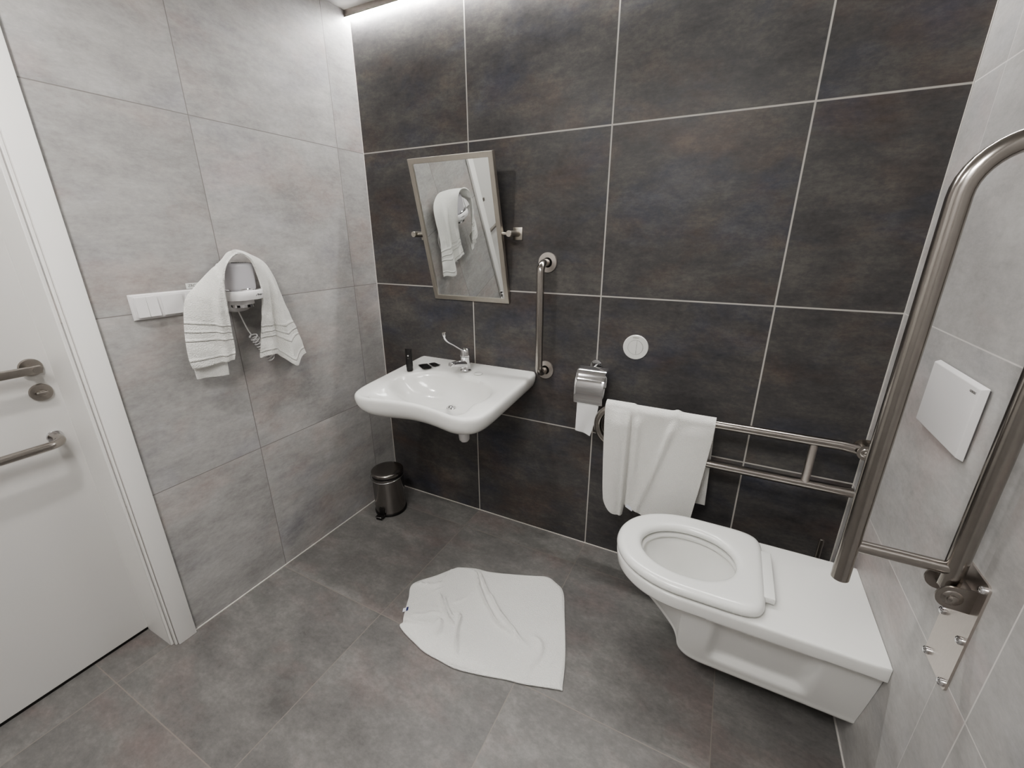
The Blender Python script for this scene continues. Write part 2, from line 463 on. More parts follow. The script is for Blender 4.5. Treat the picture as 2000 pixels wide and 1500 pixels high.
toilet = thing('toilet', 'white wall-hung toilet with a long flat rear shelf and open ring seat', 'toilet', (1.78, TC, .113))
bm = bmesh.new()
NT = 240
prof = [ # z, xfront, halfwidth, flare
    (.4300, 1.430, .183, 0), (.4290, 1.425, .187, 0), (.4255, 1.422, .1900, 0), (.4200, 1.421, .1905, 0), (.3920, 1.424, .1900, 0), (.3850, 1.428, .187, 0), (.3810, 1.434, .180, .03),
    (.3780, 1.450, .160, 0)]
rings = []
def e3(o, z): return [Vector((x, y, z)) for x, y in o]
inner = [ # bowl interior: z, front, back, halfwidth
    (.2180, .010, .05, .025), (.2210, .030, .07, .045), (.2480, .052, .095, .065), (.3000, .072, .118, .084), (.3400, .095, .130, .097), (.3650, .122, .137, .106), (.4050, .148, .150, .120), (.4140, .150, .152, .122),
    (.4160, .138, .144, .110), (.4220, .136, .142, .108), (.4290, .140, .144, .111), (.4300, .146, .150, .116)]
for z, af, ab, b_ in inner: rings.append(e3(egg(CX, TC, af, ab, b_, NT), z))
for z, xf, hw, fl in prof: rings.append(e3(body_outline(xf, hw, NT, flare=fl, cx=CX+.16*(1-smooth01(.20, .37, z))), z))
loft(bm, rings, True, False)
obj('toilet_bowl', bm, M['ceramic'], toilet, angle=42)
stn = [(1.434, .398, .040, .020), (1.446, .384, .078, .045), (1.472, .362, .108, .062), (1.512, .333, .134, .072), (1.556, .298, .150, .080), (1.602, .252, .160, .088), (1.636, .212, .166, .093), (1.650, .180, .169, .095),
       (1.656, .152, .170, .095), (1.668, .132, .1705, .095), (1.690, .118, .171, .096), (1.725, .1125, .172, .098)]
pc = catmull([(a, b_, c_) for a, b_, c_, d_ in stn], 5); pd = catmull([(a, d_, 0) for a, b_, c_, d_ in stn], 5)
stat = [(p.x, p.y, p.z, q.y) for p, q in zip(pc, pd)]
for k in range(1, 49): stat.append((1.725+(W-.0005-1.725)*k/48, .1125, .172, .098+.004*k/48))
rows_ = []
for x, zb, bt, bb in stat:
    hgt = .405-zb; rc = min(.028, hgt*.45); half_ = []
    for k in range(22):
        u = k/21; z = .405-(hgt-rc)*u
        w_ = bt+(bb-bt)*((.405-z)/hgt)**1.15
        sx = smooth01(1.738, 1.772, x)*(1-smooth01(1.975, 2.012, x)); sz = smooth01(.170, .200, z)*(1-smooth01(.355, .385, z))
        half_.append((w_-.020*sx*sz, z))
    w0, z0 = half_[-1]
    for k in range(1, 9):
        a = PI/2*k/8; half_.append((w0-rc*.9*(1-math.cos(a)), z0-rc*math.sin(a)))
    wl = half_[-1][0]
    for k in range(1, 5): half_.append((wl*(1-k/4), zb))
    rows_.append([Vector((x, TC-w_, z)) for w_, z in half_]+[Vector((x, TC+w_, z)) for w_, z in half_[::-1][1:]])
bm = bmesh.new(); VV = [[bm.verts.new(p) for p in r] for r in rows_]
for a, b_ in zip(VV[:-1], VV[1:]):
    for k in range(len(a)-1): bm.faces.new((a[k], a[k+1], b_[k+1], b_[k]))
bm.faces.new(VV[0])
obj('toilet_base', bm, M['ceramic'], toilet, angle=60)
# seat ring
def seat_outline(grow, n=240):
    out = []
    af, b_ = CX-1.420+grow, .188+grow; xb = 1.862-CX+grow
    for i in range(n):
        th = 2*PI*i/n; c, s = math.cos(th), math.sin(th)
        if c <= 0: r = (abs(c/af)**2.05+abs(s/b_)**2.05)**(-1/2.05)
        else: r = (abs(c/xb)**7+abs(s/b_)**7)**(-1/7.)
        out.append((CX+r*c, TC+r*s))
    return out
def seat_hole(grow, n=240): return egg(CX-.002, TC-.006, .142-grow, .143-grow, .113-grow, n, 2.0, 2.15)
rings = [e3(seat_outline(-.004), .4365), e3(seat_outline(.0), .4385), e3(seat_outline(.001), .4450), e3(seat_outline(-.001), .4530), e3(seat_outline(-.006), .4600), e3(seat_outline(-.014), .4640),
         e3(seat_outline(-.024), .4655)]
for k in range(1, 4):
    a = seat_outline(-.024); b_ = seat_hole(-.020); f = k/4.
    rings.append([Vector((a[i][0]*(1-f)+b_[i][0]*f, a[i][1]*(1-f)+b_[i][1]*f, .4655)) for i in range(240)])
rings += [e3(seat_hole(-.020), .4652), e3(seat_hole(-.010), .4625), e3(seat_hole(-.003), .4560), e3(seat_hole(0), .4480), e3(seat_hole(-.002), .4400), e3(seat_hole(-.006), .4368)]
bm = bmesh.new(); loft(bm, rings, False, False, closed=True)
seat = obj('toilet_seat', bm, M['seat'], toilet, angle=60)
bm = bmesh.new(); add_box(bm, (1.845, TC-.105, .4375), (1.886, TC+.105, .4580), .0035, 3)
hg = obj('hinge', bm, M['seat'], seat)
lathe_obj('hinge_pin', [(.0060, 0), (.0060, .0015), (.0045, .0020)], M['plastic'], seat, (1.874, TC-.1045, .447), (0, -1, 0), 20)
for yy in (-.12, .12): lathe_obj('seat_buffer', [(.010, 0), (.010, .0066)], M['plastic'], seat, (1.55, TC+yy, .4301), (0, 0, 1), 20)

# toilet brush between toilet and dark wall
t = thing('toilet_brush', 'slim dark metal toilet brush in the corner behind the toilet', 'toilet brush', (2.062, -.10, 0))
lathe_obj('holder', [(.046, 0), (.048, .003), (.048, .128), (.0465, .130), (.040, .130), (.040, .12)], M['bin_steel'], t, (2.062, -.10, 0.0))
lathe_obj('handle', [(.008, .118), (.008, .405), (.0065, .412), (.003, .4135)], M['steel_dark'], t, (2.062, -.10, 0.0), n=20)

# ------------------------------------------------------------------ folding rails
def hinge_bracket(root, yc, zp, with_bar_up):
    """wall plate, screws, hinge ears; yc = rail axis, zp = pivot height"""
    x0 = W
    bm = bmesh.new()
    y0, y1, z0, z1 = yc-.050, yc+.050, zp-.202, zp+.052; rc_ = .010; pp = []
    for cy_, cz_, a0 in ((y1-rc_, z1-rc_, 0), (y0+rc_, z1-rc_, 90), (y0+rc_, z0+rc_, 180), (y1-rc_, z0+rc_, 270)):
        for k in range(7):
            a = math.radians(a0+15*k); pp.append((cy_+rc_*math.cos(a), cz_+rc_*math.sin(a)))
    loft(bm, [[Vector((x, y, z)) for y, z in pp] for x in (x0+.0002, x0-.0040)])
    obj('wall_plate', bm, M['steel_plate'], root)
    for sy in (-1, 1):
        for zz in (zp-.19, zp-.082, zp+.038):
            lathe_obj('screw', [(.0078, 0), (.0078, .0035), (.0072, .0062), (.0045, .0085), (.0012, .0090)], M['chrome'], root, (x0-.0036, yc+sy*.038, zz), (-1, 0, 0), 16)
    for sy in (-1, 1):
        bm = bmesh.new(); yA = yc+sy*.0265
        pts = []
        xr = x0-.034
        prof2 = [(x0-.003, zp-.027), (x0-.003, zp+.024)]
        for k in range(13):
            a = PI/2+PI*k/12; prof2.append((xr+.024*math.cos(a), zp-.002+.024*math.sin(a)))
        va = [bm.verts.new((x, yA-.002, z)) for x, z in prof2]; vb = [bm.verts.new((x, yA+.002, z)) for x, z in prof2]
        bm.faces.new(va); bm.faces.new(vb[::-1])
        for i in range(len(va)): bm.faces.new((va[i], va[(i+1) % len(va)], vb[(i+1) % len(va)], vb[i]))
        obj('hinge_ear', bm, M['steel_dark'], root, angle=30)
    lathe_obj('pivot_bolt', [(.016, -.0030), (.016, .0), (.0135, .002), (.0085, .0025), (.0080, .005), (.0045, .0072), (.001, .0078)], M['steel'], root, (xr, yc-.0288, zp-.002), (0, -1, 0), 28)
    tube('pivot_pin', [(xr, yc-.028, zp-.002), (xr, yc+.030, zp-.002)], .008, M['steel_dark'], root)
    box('stop_block', (x0-.0235, yc-.0240, zp-.020), (x0-.0036, yc+.0240, zp+.014), M['steel_dark'], root, .003, 2)
R0 = .0162
YB = -.122
# lowered rail (back one)
t = thing('folding_grab_rail', 'stainless hinged grab rail folded down beside the dark wall, holding a white towel', 'grab rail', (W, YB, .58), 'folding grab rails flanking the toilet')
ZU, ZL = .786, .626
tube('main_tube', [(W-.047, YB, ZU-.006), (W-.09, YB, ZU), (1.241, YB, ZU), (1.241, YB, ZL), (W-.030, YB, ZL)], R0, M['steel'], t, rad=[.03, .0795, .0795], n=28)
tube('cross_tube', [(1.966, YB, ZU), (1.966, YB, ZL)], .0125, M['steel_plate'], t)
hinge_bracket(t, YB, ZU-.0, False)
t['group'] = 'folding grab rails flanking the toilet'
# raised rail (near one)
YN = -.747
t = thing('folding_grab_rail', 'large stainless hinged grab rail folded up against the right wall in the foreground', 'grab rail', (W, YN, .584), 'folding grab rails flanking the toilet')
def tilt(p):  # the raised rail leans slightly away from the wall
    x, z = p; dx = W-.045-x; dz = z-.78
    a = math.radians(4.2)
    return (W-.045-(dx*math.cos(a)+dz*math.sin(a)), YN, .78+dz*math.cos(a)-dx*math.sin(a))
XB, XA = W-.033, W-.033-.156
pts = [(W-.033, YN, .790), (W-.0325, YN, .83), (W-.0325, YN, 1.558), (1.939, YN, 1.558), (1.939, YN, .742)]
NP = [Vector(p) for p in pts]
main_near = tube('main_tube', NP, R0, M['steel'], t, rad=[.03, .079, .079], n=32)
tube('cross_tube', [(W-.030, YN, .828), (1.941, YN, .828)], .0125, M['steel'], t)
hinge_bracket(t, YN, .786, True)

# ------------------------------------------------------------------ white square cover on right wall
t = thing('wall_panel', 'square white plastic cover panel on the right wall above the toilet', 'panel', (W, -.47, 1.06))
bm = bmesh.new(); add_box(bm, (W-.036, -.582, .975), (W-.0045, -.300, 1.140), 0); bmesh.ops.delete(bm, geom=bm.verts[:], context='VERTS')
def frustum(bm, x0, lo0, hi0, x1, lo1, hi1):
    a = [bm.verts.new((x0, y, z)) for y, z in ((lo0[0], lo0[1]), (hi0[0], lo0[1]), (hi0[0], hi0[1]), (lo0[0], hi0[1]))]
    b = [bm.verts.new((x1, y, z)) for y, z in ((lo1[0], lo1[1]), (hi1[0], lo1[1]), (hi1[0], hi1[1]), (lo1[0], hi1[1]))]
    bm.faces.new(a); bm.faces.new(b[::-1])
    for i in range(4): bm.faces.new((a[i], a[(i+1) % 4], b[(i+1) % 4], b[i]))
PZ0, PZ1, PY0, PY1 = .979, 1.140, -.581, -.338
frustum(bm, W-.004, (PY0, PZ0), (PY1, PZ1), W-.016, (PY0+.008, PZ0+.005), (PY1-.004, PZ1-.005))
bmesh.ops.bevel(bm, geom=bm.edges[:], offset=.002, segments=3, profile=.5, affect='EDGES')
cv_ = obj('cover', bm, M['plastic'], t)
box('back_box', (W-.0045, PY0+.006, PZ0+.006), (W+.0002, PY1-.006, PZ1-.006), M['text_grey'], t)
text('lettering', 'GEBERIT', .007, basis((W-.0162, PY0+.030, PZ1-.017), (0, -1, 0), (0, 0, 1)), M['text_grey'], cv_)

# ------------------------------------------------------------------ flush button on dark wall
t = thing('flush_button', 'round white dual flush button plate on the dark tiled wall', 'flush button', (1.341, 0, 1.008))
FC = (1.341, 0, 1.008)
fp_ = lathe_obj('plate', [(.0492, 0), (.0492, .006), (.0480, .0075), (.0300, .0078), (.0294, .0060)], M['seat'], t, FC, (0, -1, 0), 64)
def half_disc(name, side):
    bm = bmesh.new(); r = .0285; g = .0007; off = .004
    pts = []
    for k in range(33):
        a = -PI/2+PI*k/32 if side > 0 else PI/2+PI*k/32
        x, z = r*math.cos(a), r*math.sin(a)
        if side > 0: x = max(x, off+g)
        else: x = min(x, off-g)
        pts.append((x, z))
    if side < 0:
        pts = []
        a0 = math.acos((off-g)/r)
        for k in range(49):
            a = a0+(2*PI-2*a0)*k/48; pts.append((r*math.cos(a), r*math.sin(a)))
    else:
        pts = []
        a0 = math.acos((off+g)/r)
        for k in range(33):
            a = -a0+2*a0*k/32; pts.append((r*math.cos(a), r*math.sin(a)))
    rot = math.radians(-2)
    pts = [(x*math.cos(rot)-z*math.sin(rot), x*math.sin(rot)+z*math.cos(rot)) for x, z in pts]
    va = [bm.verts.new((FC[0]+x, -.0055, FC[2]+z)) for x, z in pts]; vb = [bm.verts.new((FC[0]+x, -.0086, FC[2]+z)) for x, z in pts]
    bm.faces.new(va); bm.faces.new(vb)
    for i in range(len(va)): bm.faces.new((va[i], va[(i+1) % len(va)], vb[(i+1) % len(va)], vb[i]))
    obj(name, bm, M['seat'], t, angle=30)
half_disc('full_flush_key', -1); half_disc('half_flush_key', 1)
lathe_obj('key_gap', [(.0292, 0), (.0292, .0008)], M['text_dark'], t, (FC[0], -.0052, FC[2]), (0, -1, 0), 48)
text('lettering', 'GEBERIT', .0068, basis((FC[0]-.0005, -.0079, FC[2]+.0385), (1, 0, 0), (0, 0, 1)), M['text_grey'], fp_)

# ------------------------------------------------------------------ vertical grab bar
t = thing('grab_bar', 'vertical stainless grab bar on dark wall between mirror and flush button', 'grab bar', (.955, 0, .86))
GX, GX2 = .9555, .9555
tube('bar', [(GX, -.004, 1.325), (GX, -.079, 1.325), (GX2, -.079, .862), (GX2, -.004, .862)], .0158, M['steel'], t, rad=.045, n=28)
for z in (1.325, .862):
    fl_ = lathe_obj('flange', [(.0405, 0), (.0405, .008), (.0395, .010), (.021, .0105), (.0205, .007), (.016, .007)], M['steel_plate'], t, (GX, 0, z), (0, -1, 0), 48)
    lathe_obj('flange_collar', [(.0200, .0071), (.0200, .0076)], M['dark'], fl_, (GX, 0, z), (0, -1, 0), 32)

# ------------------------------------------------------------------ tilting mirror
t = thing('tilting_mirror', 'steel framed mirror tilted forward above the washbasin', 'mirror', (.576, 0, 1.437))
st = .135/.6005; ct = math.sqrt(1-st*st)      # local up = (0,-st,ct)
MB = basis((.576, -.0775, 1.437), (1, 0, 0), (0, -st, ct))   # local z = outward (toward the room, slightly down)
bm = bmesh.new()
w2, h2, fw, fd = .2015, .3005, .0205, .020
def fr_loop(w, h, z): return [Vector((-w, -h, z)), Vector((w, -h, z)), Vector((w, h, z)), Vector((-w, h, z))]
rings = [fr_loop(w2, h2, -fd), fr_loop(w2, h2, -.0015), fr_loop(w2-.0015, h2-.0015, 0), fr_loop(w2-fw+.001, h2-fw+.001, 0), fr_loop(w2-fw, h2-fw, -.001), fr_loop(w2-fw, h2-fw, -fd)]
loft(bm, [[MB @ v for v in r] for r in rings], False, False, closed=True)
obj('frame', bm, M['frame_steel'], t, angle=20)
bm = bmesh.new(); add_box(bm, (-w2+fw, -h2+fw, -.010), (w2-fw, h2-fw, -.006), mat=MB); obj('mirror_glass', bm, M['mirror'], t, smooth=False)
bm = bmesh.new(); add_box(bm, (-w2+fw, -h2+fw, -.0165), (w2-fw, h2-fw, -.0105), mat=MB); obj('backing', bm, M['black'], t, smooth=False)
for s in (-1, 1):
    xm = .576+s*.241
    a = MB @ Vector((s*.202, 0, -.010))
    box('mount_plate', (xm-.016 if s < 0 else xm-.006, -.006, 1.412), (xm+.006 if s < 0 else xm+.016+.0, 0, 1.464), M['frame_steel'], t, .001, 2) if False else \
        box('mount_plate', (xm-.021, -.006, 1.413), (xm+.021, 0, 1.463), M['frame_steel'], t, .001, 2)
    lathe_obj('mount_post', [(.0125, .005), (.0125, .088), (.0120, .0895), (.0115, .090), (.001, .090)], M['frame_steel'], t, (xm, 0, 1.438), (0, -1, 0), 28)
    tube('pivot_pin', [a+Vector((-s*.006, 0, 0)), (xm-s*.006, a.y, 1.438)], .0055, M['frame_steel'], t)

# ------------------------------------------------------------------ washbasin
BC = Vector((.584, -.30))
half = [(x_, y_*(1-.022*smooth01(-.30, -.45, y_)) if False else y_+.007*(1-smooth01(-.46, -.30, y_))) for x_, y_ in [(0, -.4985), (.055, -.5010), (.110, -.5090), (.165, -.5215), (.215, -.5300), (.262, -.5250), (.303, -.4980), (.3225, -.4500), (.3272, -.3800), (.3275, -.30), (.3275, -.20), (.3275, -.10), (.3275, -.02)]]
oc = catmull([(x, y, 0) for x, y in half], 12)
right = [(BC.x+p.x, p.y) for p in oc]; left = [(BC.x-p.x, p.y) for p in oc]
poly = left[::-1]+right[1:]+[(BC.x+.3275-.3275*2*k/40, 0.) for k in range(0, 41)]
NB = 260
def ray_outline(poly, c, n):
    out = []; m = len(poly)
    for i in range(n):
        th = 2*PI*i/n; d = Vector((math.cos(th), math.sin(th))); best = 0
        for k in range(m):
            a = Vector(poly[k])-c; b = Vector(poly[(k+1) % m])-c; e = b-a
            den = d.x*e.y-d.y*e.x
            if abs(den) < 1e-12: continue
            tt = (a.x*e.y-a.y*e.x)/den; u = (a.x*d.y-a.y*d.x)/den
            if tt > 0 and -1e-6 <= u <= 1+1e-6: best = max(best, tt)
        out.append(c+d*best)
    return out
OUT = ray_outline(poly, BC, NB)
def inset_outline(d, dback=0.):
    kx, ky = 1-d/.3275, 1-d/.53
    return [Vector((BC.x+(p.x-BC.x)*kx, min(p.y*ky, 0))) for p in OUT]
def deck_z(p):
    return .8010+.041*min(1, max(0, 1+p.y/.50))
def bring(f, z0, zc=None):
    return [Vector((f[i].x, f[i].y, z0 if not callable(z0) else z0(f[i]))) for i in range(NB)]
DR = Vector((.620, -.268))
el = []
for i in range(NB):
    th = 2*PI*i/NB; c, s = math.cos(th), math.sin(th)
    bb = .150 if s > 0 else .165
    aa = .246
    r = (abs(c/aa)**2.2+abs(s/bb)**2.2)**(-1/2.2)
    io = (OUT[i]-Vector((BC.x, BC.y))).length-.019
    r = r+(io-r)*smooth01(.25, .85, -s)
    el.append(Vector((BC.x+r*c, BC.y+r*s)))
rings = []
for k, tt in enumerate((0, .06, .15, .27, .40, .54, .67, .78, .87, .94, 1.0)):
    rr = []
    for i in range(NB):
        fr = smooth01(0, 1, -math.sin(2*PI*i/NB))       # 1 towards the user
        g = .085+(1-.085)*tt**(.62+.38*fr)
        z = .7110+(deck_z(el[i])-.008-.7110)*(tt**(2.9-1.75*fr))
        rr.append(Vector((DR.x*(1-g)+el[i].x*g, DR.y*(1-g)+el[i].y*g, z)))
    rings.append(rr)
in1 = inset_outline(.016)
for f in (.12, .35, .65, .90):
    rr = []
    for i in range(NB):
        p = el[i].lerp(in1[i], f); z = deck_z(p)-.004*(1-f)**3
        rr.append(Vector((p.x, p.y, z)))
    rings.append(rr)
def edge_ring(ins, dz, back=0.):
    f = inset_outline(ins, back)
    return [Vector((f[i].x, f[i].y, deck_z(OUT[i])+dz)) for i in range(NB)]
rings.append(edge_ring(.016, .0005)); rings.append(edge_ring(.009, -.0006)); rings.append(edge_ring(.004, -.004)); rings.append(edge_ring(.001, -.010)); rings.append(edge_ring(.000, -.020))
rings.append(edge_ring(.003, -.040)); rings.append(edge_ring(.011, -.060)); rings.append(edge_ring(.026, -.077)); rings.append(edge_ring(.050, -.092)); rings.append(edge_ring(.080, -.104))
base = inset_outline(.080)
for f, z in ((.3, -.118), (.55, -.134), (.75, -.150), (.88, -.160)):
    rings.append([Vector((base[i].x*(1-f)+DR.x*f, min(base[i].y*(1-f)+DR.y*f, 0), (deck_z(OUT[i])-.104)*(1-f)+(.655)*f)) for i in range(NB)])
bm = bmesh.new(); loft(bm, rings, True, True)
sink = thing('washbasin', 'white ceramic accessible washbasin with curved front edge below the mirror', 'washbasin', (.584, 0, .66))
obj('basin', bm, M['ceramic'], sink, angle=60)
dr_ = lathe_obj('drain', [(.0225, -.002), (.0225, .0035), (.0205, .0050), (.0150, .0040), (.0145, .0005), (.0120, .0005)], M['chrome'], sink, (DR.x, DR.y, .7105), (0, 0, 1), 36)
lathe_obj('drain_plug', [(.004, 0), (.004, .006), (.0125, .0075), (.0140, .0100), (.0125, .0125), (.004, .0140)], M['chrome'], dr_, (DR.x, DR.y, .7105), (0, 0, 1), 32)
lathe_obj('tap_hole_cover', [(.0195, 0), (.0195, .002), (.0180, .0032), (.008, .0040)], M['seat'], sink, (.669, -.112, .8328), (0, 0, 1), 36)
bm = bmesh.new()
sweep(bm, fillet([(.640, -.245, .690), (.660, -.245, .590), (.672, -.14, .580), (.660, -.0, .605)], .030), .0190, 24)
lathe(bm, [(.006, -.012), (.016, -.009), (.023, 0), (.0245, .015), (.024, .040), (.018, .050)], 28, frame_to((.664, -.240, .556), (-.05, 0, 1)))
obj('siphon', bm, M['plastic'], sink)

# tap
t = thing('basin_tap', 'chrome single-lever tap with a long raised lever on the washbasin', 'tap', (.592, -.098, .8385))
TX, TY, TZ = .592, -.098, .8350
bm = bmesh.new()
prof = [(.0245, 0), (.0255, .003), (.0235, .006), (.0225, .012), (.0225, .060), (.0230, .066)]
lathe(bm, prof, 36, frame_to((TX, TY, TZ), (0, .03, 1)))
obj('tap_body', bm, M['chrome'], t, angle=35)
bm = bmesh.new()
P = catmull([(TX, TY+.006, TZ+.030), (TX, TY-.040, TZ+.042), (TX, TY-.082, TZ+.052), (TX, TY-.112, TZ+.056)], 8)
sweep(bm, P, .013, 24, radii=[.0190-.0075*smooth01(0, 1, i/(len(P)-1)) for i in range(len(P))])
obj('spout', bm, M['chrome'], t, angle=60)
lathe_obj('aerator', [(.0115, 0), (.0130, .002), (.0130, .016), (.0120, .018), (.008, .018), (.008, .014)], M['chrome'], t, (TX, TY-.110, TZ+.064), (0, -.25, -1), 28)
bm = bmesh.new()
lathe(bm, [(.0235, 0), (.0240, .004), (.0240, .026), (.0215, .036), (.014, .042), (.004, .044)], 36, frame_to((TX, TY+.002, TZ+.067), (0, .10, 1)))
obj('tap_head', bm, M['chrome'], t, angle=40)
bm = bmesh.new()
LV = catmull([(TX, TY-.010, TZ+.100), (TX, TY-.040, TZ+.114), (TX, TY-.090, TZ+.143), (TX, TY-.130, TZ+.165), (TX, TY-.150, TZ+.184), (TX, TY-.156, TZ+.208)], 8)
sweep(bm, LV, .004, 16, radii=[.0062-.0018*math.sin(PI*i/(len(LV)-1))+(.0022 if i > len(LV)-6 else 0) for i in range(len(LV))])
obj('lever', bm, M['chrome'], t, angle=60)

# toiletries on the basin
t = thing('cosmetic_tube', 'small black cosmetic tube standing upright on the washbasin deck', 'tube', (.345, -.200, .8285))
n = 32; rings = []
for z, rx, ry in ((0, .0125, .0125), (.003, .0130, .0130), (.018, .0130, .0130), (.019, .0138, .0138), (.035, .0142, .0132), (.075, .0150, .0085), (.098, .0155, .0030), (.106, .0157, .0012)):
    rings.append([Vector((.345+rx*math.cos(2*PI*i/n)*.93-ry*math.sin(2*PI*i/n)*-.0, -.200+ry*math.sin(2*PI*i/n)+rx*math.cos(2*PI*i/n)*.37, .8285+z)) for i in range(n)])
bm = bmesh.new(); loft(bm, rings); tb_ = obj('tube_body', bm, M['black'], t, angle=50)
lathe_obj('emblem', [(.0032, 0), (.0032, .0006)], M['plastic'], tb_, (.3475, -.2085, .9025), (.37, -.93, .1), 20)
bm = bmesh.new(); add_box(bm, (-.0045, -.0008, -.0003), (.0045, .0008, .0003), mat=basis((.3495, -.2108, .890), (.93, .37, 0), (0, 0, 1))); obj('print_line', bm, M['text_grey'], tb_)
def sachet(label, cx, cy, w, h, rot, z, lift):
    G = []
    for i in range(13):
        row = []
        for j in range(9):
            u, v = i/12-.5, j/8-.5
            x, y = u*w, v*h
            puff = .0035*max(0, (1-(2*u)**4))*(1-(2*v)**4)
            zz = z+puff+lift*smooth01(.2, .5, abs(u))*(1 if u > 0 else .6)+.0008*math.sin(9*u+5*v)
            c, s = math.cos(rot), math.sin(rot)
            row.append(Vector((cx+x*c-y*s, cy+x*s+y*c, zz)))
        G.append(row)
    o = grid('sachet', G, M['black_foil'], None, .0012, off=1.)
    return tag(o, label, 'sachet')
sachet('black foil sachet lying in front of the smaller one beside the tube', .385, -.132, .078, .046, math.radians(-32), .8340, .0045)
sachet('small black foil sachet lying nearer the wall behind the larger one', .408, -.092, .056, .036, math.radians(-24), .8370, .003)

# ------------------------------------------------------------------ toilet paper
t = thing('paper_holder', 'chrome toilet paper holder with a curved cover on the dark wall', 'paper holder', (1.187, 0, .912))
lathe_obj('wall_disc', [(.0265, 0), (.0265, .004), (.0245, .0075), (.010, .009)], M['chrome'], t, (1.187, 0, .912), (0, -1, 0), 40)
tube('arm', [(1.187, -.006, .912), (1.187, -.052, .912), (1.244, -.052, .880), (1.246, -.060, .838), (1.128, -.060, .838)], .0048, M['chrome'], t, rad=[.01, .01, .008])
lathe_obj('arm_knob', [(.0075, 0), (.0085, .003), (.0085, .012), (.006, .014)], M['chrome'], t, (1.187, -.050, .910), (0, -1, .1), 24)
lathe_obj('arm_tip', [(.0055, 0), (.0055, .012), (.003, .014)], M['chrome'], t, (1.130, -.060, .838), (-1, 0, 0), 20)
pr = catmull([(0, -.046, .918), (0, -.062, .9195), (0, -.085, .908), (0, -.100, .888), (0, -.110, .872), (0, -.1165, .850), (0, -.1185, .820), (0, -.118, .795), (0, -.116, .778)], 6)
G = [[Vector((1.131+.120*j/10, p.y, p.z)) for j in range(11)] for p in pr]
grid('cover', G, M['chrome'], t, .0014)
t = thing('toilet_roll', 'white toilet roll with a loose end hanging under the chrome cover', 'toilet roll', (1.193, -.068, .79))
AX = (1.189, -.060, .838)
bm = bmesh.new()
rr = [(.020, -.046), (.040, -.046), (.0415, -.044), (.0415, .044), (.040, .046), (.020, .046)]
rings = [[frame_to(AX, (1, 0, 0)) @ Vector((r*math.cos(2*PI*i/48), r*math.sin(2*PI*i/48)-.012 if r < .0 else r*math.sin(2*PI*i/48), z)) for i in range(48)] for r, z in rr]
# hung on the arm: the core rests on the bar
for r_ in rings:
    for v in r_: v.z -= .0148
loft(bm, rings, False, False, closed=True); obj('roll', bm, M['paper'], t, angle=40)
G = []
for i in range(21):
    f = i/20; row = []
    for j in range(15):
        g = j/14
        xl = 1.146-.004*f; xr_ = 1.240-.034*f**1.6
        x = xl+(xr_-xl)*g
        z = .826-(.826-(.648-.017*g))*f
        y = -.1128-.004*math.sin(f*3+g*2)*f+.003*math.sin(g*7+f*4)*f+.006*smooth01(0, 1, f)
        row.append(Vector((x, y, z)))
    G.append(row)
grid('loose_sheet', G, M['paper'], t, .0008)

# ------------------------------------------------------------------ pedal bin
bc = Vector((.136, -.208, 0)); br = .083
t = thing('pedal_bin', 'small stainless steel pedal bin in the corner under the washbasin', 'bin', tuple(bc))
lathe_obj('base_ring', [(br+.001, 0), (br+.002, .004), (br+.002, .012), (br-.001, .014)], M['black'], t, bc, n=64)
lathe_obj('bin_body', [(br-.003, .008), (br-.0015, .014), (br-.0015, .215), (br-.0005, .217), (br-.0005, .219), (br-.003, .220)], M['bin_steel'], t, bc, n=64)
lathe_obj('rim', [(br-.004, .217), (br-.002, .2185), (br-.002, .236), (br-.005, .237)], M['black'], t, bc, n=64)
lathe_obj('lid', [(br-.001, .2315), (br+.001, .2325), (br+.001, .244), (br-.002, .2475), (br-.006, .2490), (br-.030, .2505), (.010, .2515)], M['bin_steel'], t, bc, n=64)
fd_ = Vector((.14, -1, 0)).normalized(); sd = Vector((-fd_.y, fd_.x, 0))
hp = []
for k in range(37):
    a = math.radians(-95+190*k/36); rad = br+.0055
    hp.append(bc+fd_*math.cos(a)*rad+sd*math.sin(a)*rad+Vector((0, 0, .222-.014*math.cos(a))))
bm = bmesh.new(); sweep(bm, hp, .0020, 10); obj('handle', bm, M['chrome'], t, angle=60)
pm = basis(bc+fd_*(br-.010), sd, fd_)
bm = bmesh.new(); add_box(bm, (-.016, 0, .012), (.016, .0125, .048), .002, 2, mat=Matrix.Translation((0, 0, 0)) @ pm)
pz = Matrix(((sd.x, fd_.x, 0, bc.x+fd_.x*(br-.008)), (sd.y, fd_.y, 0, bc.y+fd_.y*(br-.008)), (0, 0, 1, 0), (0, 0, 0, 1)))
bm.free(); bm = bmesh.new(); add_box(bm, (-.0155, 0, .006), (.0155, .0105, .052), .002, 2, mat=pz); obj('pedal_housing', bm, M['black'], t)
bm = bmesh.new(); add_box(bm, (-.021, .008, .012), (.021, .040, .019), .002, 2, mat=pz); add_box(bm, (-.017, .034, .001), (.017, .040, .016), .002, 2, mat=pz)
pe_ = obj('pedal', bm, M['black'], t)
bm = bmesh.new(); add_box(bm, (-.015, .0395, .0155), (.015, .0412, .0180), .0005, 1, mat=pz); obj('pedal_edge', bm, M['chrome'], pe_)
bh = -fd_
bm = bmesh.new(); hz = Matrix(((sd.x, bh.x, 0, bc.x+bh.x*(br-.004)), (sd.y, bh.y, 0, bc.y+bh.y*(br-.004)), (0, 0, 1, 0), (0, 0, 0, 1)))
add_box(bm, (-.018, 0, .19), (.018, .012, .240), .003, 2, mat=hz); obj('hinge', bm, M['black'], t)

